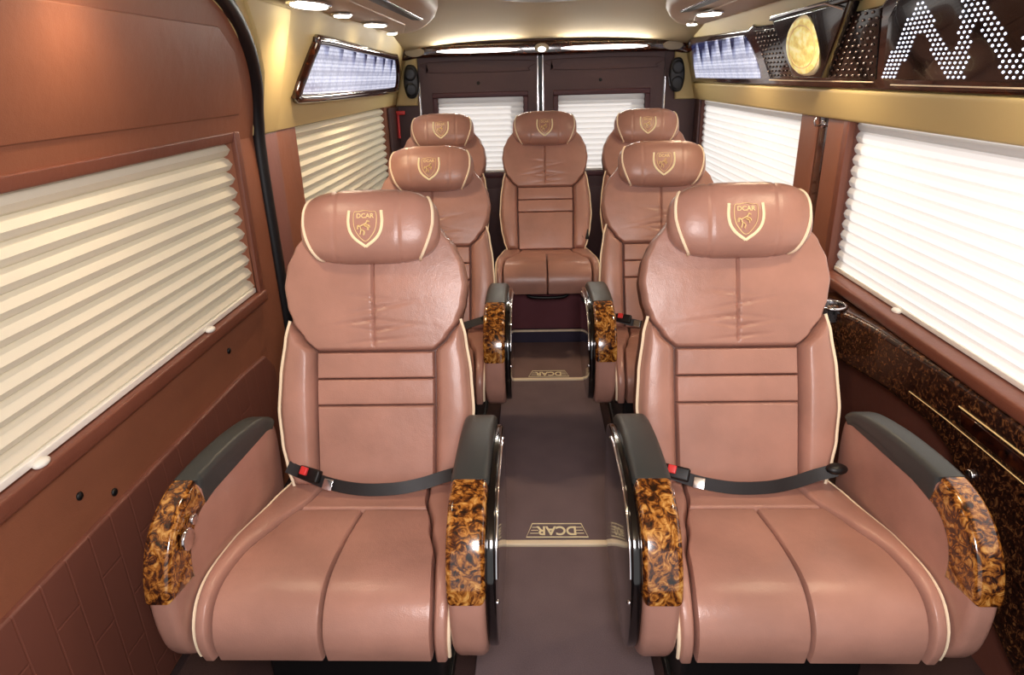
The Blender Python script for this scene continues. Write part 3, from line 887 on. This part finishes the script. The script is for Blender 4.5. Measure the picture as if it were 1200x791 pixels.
lamp(.840, 2.45, zc, .055, .10, 'round lamp of the right ceiling console above the photo top edge', 24)
lamp(-.765, 1.35, zc, .055, .12, 'unseen oval lamp added to the left ceiling console above the front left seat', 11)  # unseen lamp, added to throw warm light on the front left cushion
lamp(.860, 1.35, zc, .055, .12, 'unseen oval lamp added to the right ceiling console above the front right seat', 17)  # likewise added out of view, for the front right cushion
# ceiling vent disc
bm = bmesh.new()
disc(bm, (.08, 3.42, 1.828), .26, .30, .018, (0, 0, -1), 40, .08)
tag(link('ceiling_hatch', bm, simple('grey_hatch', srgb(120, 108, 92), .6)), 'grey rounded ceiling hatch cut by the photo top edge', 'hatch')

# rear burl light bar
t = thing('rear_light_bar', 'dark burl light bar above the rear doors', 'light bar', (CX, 4.90, 1.64))
o = t.location.copy()
def lb(a, b, d): return Vector((a-o.x, 4.945-d-o.y, b-o.z))
bm = bmesh.new()
ol = catmull([(-.935, 1.60), (-.90, 1.66), (-.80, 1.685), (-.4, 1.685), (.06, 1.690), (.5, 1.685), (.94, 1.685), (1.05, 1.66), (1.085, 1.60), (1.03, 1.585), (.90, 1.600), (.5, 1.600), (.06, 1.595), (-.4, 1.600), (-.75, 1.600), (-.88, 1.585)], 4, True)
slab(bm, ol, 0, .085, .02, lb, 4); link('bar_body', bm, M['burl_black'], t)
for x0, x1 in ((-.655, -.085), (.190, .775)):
    bm = bmesh.new(); c = (x0+x1)/2; L2 = (x1-x0)/2
    slab(bm, [(c+L2*math.copysign(abs(math.cos(a))**.8, math.cos(a)), 1.636+.014*math.sin(a)) for a in [2*PI*k/32 for k in range(32)]], .08, .092, .003, lb)
    q = link('strip_lamp', bm, M['lamp_w'], t)
for x in (-.805, .945):
    bm = bmesh.new(); disc(bm, lb(x, 1.636, .08), .068, .030, .012, (0, -1, 0)); link('speaker', bm, M['grille'], t)
bm = bmesh.new(); disc(bm, lb(.062, 1.642, .08), .050, .030, .014, (0, -1, 0)); cn = link('lamp_bezel', bm, M['grille'], t)
bm = bmesh.new(); disc(bm, lb(.062, 1.632, .09), .026, .016, .010, (0, -1, 0)); link('lamp_diffuser', bm, M['lamp_w'], cn)
# black corner fans
for s, x, lbl in ((-1, -.845, 'black double round speaker in the left rear corner'), (1, .985, 'black double round speaker in the right rear corner')):
    f = thing('corner_speaker', lbl, 'speaker', (x, 4.88, 1.45), 0, 'black speakers in the rear corners')
    bm = bmesh.new(); slab(bm, catmull([(-.02, .105), (.03, .10), (.05, .04), (.048, -.05), (.02, -.105), (-.03, -.10), (-.05, -.03), (-.045, .05)], 5, True), -.025, .03, .012, lambda a, b, d: Vector((-s*a, -d, b)))
    hb = link('speaker_housing', bm, M['black'], f)
    for z in (.048, -.052):
        bm = bmesh.new(); disc(bm, (0, -.03, z), .040, .043, .012, (0, -1, 0), 20, .35); link('speaker_cone', bm, M['rubber'], f)
        
# ================================================================== LEFT AND RIGHT DECORATIVE LIGHT PANELS
t = thing('decorative_light_panel', 'slanted glowing blue-white lens panel in burl frame high on the left wall', 'light panel')
ol = catmull([(2.74, 1.43), (2.80, 1.408), (3.6, 1.402), (4.66, 1.402), (4.75, 1.42), (4.72, 1.50), (4.58, 1.595), (4.45, 1.602), (3.6, 1.618), (2.96, 1.628), (2.89, 1.605), (2.80, 1.51)], 4, True)
lenso = [Vector((p.x, p.y)) for p in ol]; cc = Vector((3.75, 1.51))
bm = bmesh.new(); slab(bm, lenso, -.002, .012, 0, WL); link('lens', bm, M['lens'], t)
bm = bmesh.new(); tube(bm, [WL(p.x, p.y, .014) for p in ol], .022, 10, closed=True, flat=.9, ref=(1, 0, .28)); link('frame', bm, M['burl_black'], t)

t = thing('decorative_wall_console', 'long glossy burl overhead panel with dotted lights on the right wall', 'light panel')
ol = [(1.2, 1.397), (4.88, 1.397), (4.90, 1.41), (4.80, 1.66), (4.70, 1.672), (3.50, 1.650), (3.42, 1.665), (3.36, 1.64), (2.32, 1.635), (2.20, 1.64), (2.12, 1.68), (1.9, 1.715), (1.2, 1.715)]
bm = bmesh.new(); slab(bm, ol, .0, .022, .010, WR); link('housing', bm, M['burl_black'], t)
bm = bmesh.new()
slab(bm, catmull([(4.76, 1.44), (4.72, 1.59), (4.64, 1.632), (4.1, 1.629), (3.64, 1.627), (3.54, 1.612), (3.45, 1.52), (3.42, 1.438), (3.50, 1.428), (4.1, 1.426), (4.68, 1.428)], 3, True), .018, .027, .003, WR)
link('lens', bm, M['lens'], t)
def lattice(y0, y1, z0, z1, py, pz):
    j = 0; z = z0
    while z <= z1:
        y = y0 + (py/2 if j % 2 else 0)
        while y <= y1:
            yield y, z
            y += py
        z += pz; j += 1
for y0, y1, y2, y3 in ((2.93, 3.28, 3.40, 3.08), (2.28, 2.66, 2.48, 2.20)):
    bm = bmesh.new(); slab(bm, [(y0, 1.43), (y1, 1.43), (y2, 1.635), (y3, 1.630)], .018, .026, .002, WR)
    gr = link('dotted_grille', bm, M['gloss_black'], t)
    bm = bmesh.new()
    for y, z in lattice(2.20, 3.45, 1.442, 1.625, .046, .018):
        f = (z-1.43)/.2
        if y0+(y3-y0)*f+.01 < y < y1+(y2-y1)*f-.01: sphere(bm, WR(y, z, .028), .0056, 8, 5, (.7, 1.5, .9))
    link('smoked_bead', bm, M['bead'], gr)['kind'] = 'stuff'
bm = bmesh.new(); slab(bm, [(2.235, 1.43), (1.25, 1.425), (1.25, 1.695), (1.9, 1.690), (2.08, 1.655), (2.16, 1.60)], .018, .026, .003, WR); lp = link('led_panel', bm, M['gloss_black'], t)
bm = bmesh.new()
zig = [(2.215, 1.425), (1.985, 1.60), (1.845, 1.425), (1.76, 1.63), (1.61, 1.425), (1.50, 1.65), (1.38, 1.43), (1.25, 1.60)]
def near_zig(y, z):
    for (a, b), (c, d) in zip(zig, zig[1:]):
        A = Vector((a*1.1, b)); B = Vector((c*1.1, d)); P = Vector((y*1.1, z))
        tt = max(0, min(1, (P-A).dot(B-A)/(B-A).length_squared))
        if (P-(A+(B-A)*tt)).length < .033: return True
    return False
for y, z in lattice(1.26, 2.24, 1.438, 1.69, .023, .0115):
    if near_zig(y, z): sphere(bm, WR(y, z, .027), .0034, 6, 4, (.7, 1.3, 1))
link('led', bm, M['led'], lp)['kind'] = 'stuff'
bm = bmesh.new()
tube(bm, [WR(y, 1.415, .023) for y in (2.19, 1.9, 1.6, 1.3)], .0022, 6); link('gold_line', bm, M['piping'], t)
bm = bmesh.new(); tube(bm, [WR(y, 1.422, .023) for y in (3.30, 3.0, 2.6, 2.30)], .0022, 6)
link('gold_line', bm, M['piping'], t)

# round dial in its black box
t = thing('wall_dial', 'round pale gold dial in a black box on the right overhead panel', 'clock')
def boxmap(a, b, d):                   # box juts out further on its rear side so its face turns to the camera
    return WR(a, b, d)
bm = bmesh.new()
face = [(2.62, 1.435), (2.90, 1.435), (3.04, 1.655), (2.33, 1.660)]
slab(bm, face, .02, .060, .006, boxmap); link('dial_box', bm, M['gloss_black'], t)
bm = bmesh.new(); wrf = [(3.055, 1.655), (3.03, 1.672), (2.33, 1.678), (2.315, 1.66)]
slab(bm, wrf, .02, .067, .003, boxmap); link('box_lid', bm, M['gloss_black'], t)
bm = bmesh.new(); tube(bm, [WR(3.03, 1.662, .068), WR(2.8, 1.667, .068), WR(2.48, 1.668, .068), WR(2.35, 1.640, .068)], .003, 6); link('silver_edge', bm, M['chrome'], t)
nrm = Vector((-.95, -.27, -.2)).normalized(); cpos = WR(2.69, 1.545, .075)
bm = bmesh.new(); disc(bm, cpos - nrm*.05, .108, .108, .055, nrm, 40, .10); link('dial_rim', bm, M['gold'], t)
bm = bmesh.new(); disc(bm, cpos + nrm*.002, .096, .096, .012, nrm, 40, .5)
dl = link('dial_face', bm, M['dial'], t)
bm = bmesh.new()
a = Vector((0, 1, 0)); a = (a-nrm*a.dot(nrm)).normalized(); b = nrm.cross(a)
tube(bm, [cpos+nrm*.012+a*math.cos(q)*.074+b*math.sin(q)*.074 for q in [2*PI*k/40 for k in range(40)]], .003, 6, closed=True)
link('dial_ring', bm, M['gold_dim'], t)

# pillar hook on the right wall
bm = bmesh.new(); p = WR(2.75, 1.262, .008)
disc(bm, p, .016, .016, .006, (-1, 0, 0), 16); tube(bm, catmull([p+Vector((-.004, 0, 0)), p+Vector((-.03, 0, -.004)), p+Vector((-.038, 0, .012)), p+Vector((-.030, 0, .024))], 5), .004, 8)
tag(link('coat_hook', bm, M['chrome']), 'small chrome hook on the dark burl strip of the right pillar', 'hook')
# red emergency hammer tip left of the rear left headrest
bm = bmesh.new(); tube(bm, catmull([(-.951, 4.84, 1.24), (-.950, 4.83, 1.16), (-.951, 4.83, 1.08)], 5), .010, 8); box(bm, -.959, -.90, 4.82, 4.85, 1.235, 1.262, .006)
tag(link('emergency_hammer', bm, M['red']), 'small red hammer in the left rear corner beside the seat', 'hammer')

# ================================================================== RIGHT BURL SIDE CONSOLE
t = thing('side_console', 'long dark burl console below the right front window, with gold lines', 'side console', (1.12, 1.6, .6))
o = t.location.copy()
def sc(a, b, d):
    bul = .075*math.exp(-((a-2.27)/.17)**2) + .035*math.exp(-((a-2.0)/.3)**2)
    dd = d if d <= 0 else d + bul*(d/.055)
    return Vector((XRW - dd - o.x, a-o.y, b-o.z))
ZB = [(.55, .12), (1.15, .13), (1.30, .20), (1.44, .34), (1.50, .45), (1.57, .505), (1.68, .53), (1.85, .53), (2.1, .515), (2.32, .515), (2.48, .575)]
ZT = [(.55, .698), (2.0, .698), (2.30, .690), (2.42, .675), (2.48, .655)]
bm = bmesh.new(); rows = []
for i in range(81):
    y = .55 + (2.48-.55)*i/80; zt = lerp_tab(ZT, y); zb = lerp_tab(ZB, y); D = .045; r = .016
    sec = [(zt, .001), (zt, .02)] + [(zt-r+r*math.cos(q), D-r+r*math.sin(q)) for q in [PI/2*k/5 for k in range(6)]]
    sec += [(zt+(zb-zt)*k/8, D) for k in range(1, 8)]
    sec += [(zb+r-r*math.sin(q), D-r+r*math.cos(q)) for q in [PI/2*k/5 for k in range(6)]] + [(zb, .001)]
    rows.append([bm.verts.new(sc(y, z, d)) for z, d in sec])
for A, B in zip(rows, rows[1:]):
    for k in range(len(A)-1): bm.faces.new((A[k], A[k+1], B[k+1], B[k]))
bm.faces.new(rows[0]); bm.faces.new(rows[-1])
link('console_body', bm, M['burl_dark'], t)
bm = bmesh.new()
tube(bm, [sc(y, .582+.003*math.sin(y*4), .0465) for y in (1.76, 1.6, 1.45, 1.3, 1.1, .9)], .0013, 6); link('gold_line', bm, M['gold_dim'], t)
bm = bmesh.new(); tube(bm, [sc(y, .640, .0465) for y in (1.56, 1.4, 1.25, 1.05, .9)], .0020, 6)
link('gold_line', bm, M['gold_dim'], t)
bm = bmesh.new(); slab(bm, [(1.54, .592), (.9, .590), (.9, .632), (1.55, .632)], .04, .047, .003, sc); link('tray_recess', bm, M['burl_black'], t)
bm = bmesh.new(); disc(bm, sc(1.46, .495, .045), .015, .015, .008, (-1, 0, 0), 16); link('push_button', bm, M['chrome'], t)
# cup holder
cup = bpy.data.objects.new('cup_holder', None); COL.objects.link(cup); cup.parent = t; cup['label'] = 'round chrome rimmed cup holder'
cup.location = Vector((1.034, 2.21, .696)) - o
bm = bmesh.new(); tube(bm, [Vector((.048*math.cos(q), .048*math.sin(q), 0)) for q in [2*PI*k/32 for k in range(32)]], .0055, 8, closed=True); link('rim', bm, M['chrome'], cup)
bm = bmesh.new(); rr = []
for r_, z_ in ((.043, .002), (.040, -.012), (.038, -.05), (.030, -.055)): rr.append([bm.verts.new((r_*math.cos(2*PI*k/28), r_*math.sin(2*PI*k/28), z_)) for k in range(28)])
for A, B in zip(rr, rr[1:]):
    for k in range(28): bm.faces.new((A[k], A[(k+1) % 28], B[(k+1) % 28], B[k]))
bm.faces.new(rr[-1]); link('well', bm, simple('steel_well', srgb(150, 150, 155), .25, .9), cup)
for k in range(3):
    q = k*2*PI/3+.4; bm = bmesh.new(); box(bm, -.006, .006, -.004, .004, -.02, .004, .002)
    for v in bm.verts: v.co = Matrix.Rotation(q, 3, 'Z') @ (v.co + Vector((.036, 0, 0)))
    link('grip_tab', bm, M['black'], cup)

# ================================================================== LIGHT
w = bpy.data.worlds.new('World'); scene.world = w; w.use_nodes = True
bg = w.node_tree.nodes['Background']; bg.inputs[0].default_value = (1.0, .98, .96, 1); bg.inputs[1].default_value = 0.85
sd = bpy.data.lights.new('sun', 'SUN'); sd.energy = 4.6; sd.angle = math.radians(3); sd.color = (1, .97, .93)
so = bpy.data.objects.new('sun', sd); COL.objects.link(so)
so.rotation_euler = Vector((-.72, -.50, -.45)).to_track_quat('-Z', 'Y').to_euler()
for x0, x1 in ((-.655, -.085), (.190, .775)):
    ld = bpy.data.lights.new('strip_light', 'AREA'); ld.shape = 'RECTANGLE'; ld.size = x1-x0; ld.size_y = .03; ld.energy = 4.5; ld.color = (1, .95, .86)
    lo = bpy.data.objects.new('strip_light', ld); COL.objects.link(lo); lo.location = ((x0+x1)/2, 4.84, 1.636)
    lo.rotation_euler = Vector((0, -1, .1)).to_track_quat('-Z', 'Y').to_euler()
# added fill light standing in for a flash, just above and behind the camera
fd = bpy.data.lights.new('flash_fill_light', 'AREA'); fd.energy = 27; fd.size = .35; fd.color = (1, .94, .95)
fo = bpy.data.objects.new('flash_fill_light', fd); COL.objects.link(fo); fo.location = (.05, -.15, 1.66)
fo.rotation_euler = Vector((0, 1, -.38)).to_track_quat('-Z', 'Y').to_euler()

# ================================================================== CAMERA
pi_, ya, ro = (math.radians(a) for a in (21.7, 2.27, -1.56))
F = Vector((-math.sin(ya)*math.cos(pi_), math.cos(ya)*math.cos(pi_), -math.sin(pi_)))
R0 = Vector((math.cos(ya), math.sin(ya), 0)); U0 = R0.cross(F)
Rv = R0*math.cos(ro) + U0*math.sin(ro); Uv = -R0*math.sin(ro) + U0*math.cos(ro)
cd = bpy.data.cameras.new('camera'); cam = bpy.data.objects.new('camera', cd); COL.objects.link(cam)
cam.matrix_world = Matrix(((Rv.x, Uv.x, -F.x, 0), (Rv.y, Uv.y, -F.y, 0), (Rv.z, Uv.z, -F.z, 1.47), (0, 0, 0, 1)))
cd.sensor_width = 36; cd.lens = 36*770/1200; cd.clip_start = .02
scene.camera = cam
scene.view_settings.view_transform = 'Standard'; scene.view_settings.look = 'None'
scene.view_settings.exposure = 0.0; scene.view_settings.gamma = 1
scene.view_settings.use_curve_mapping = False
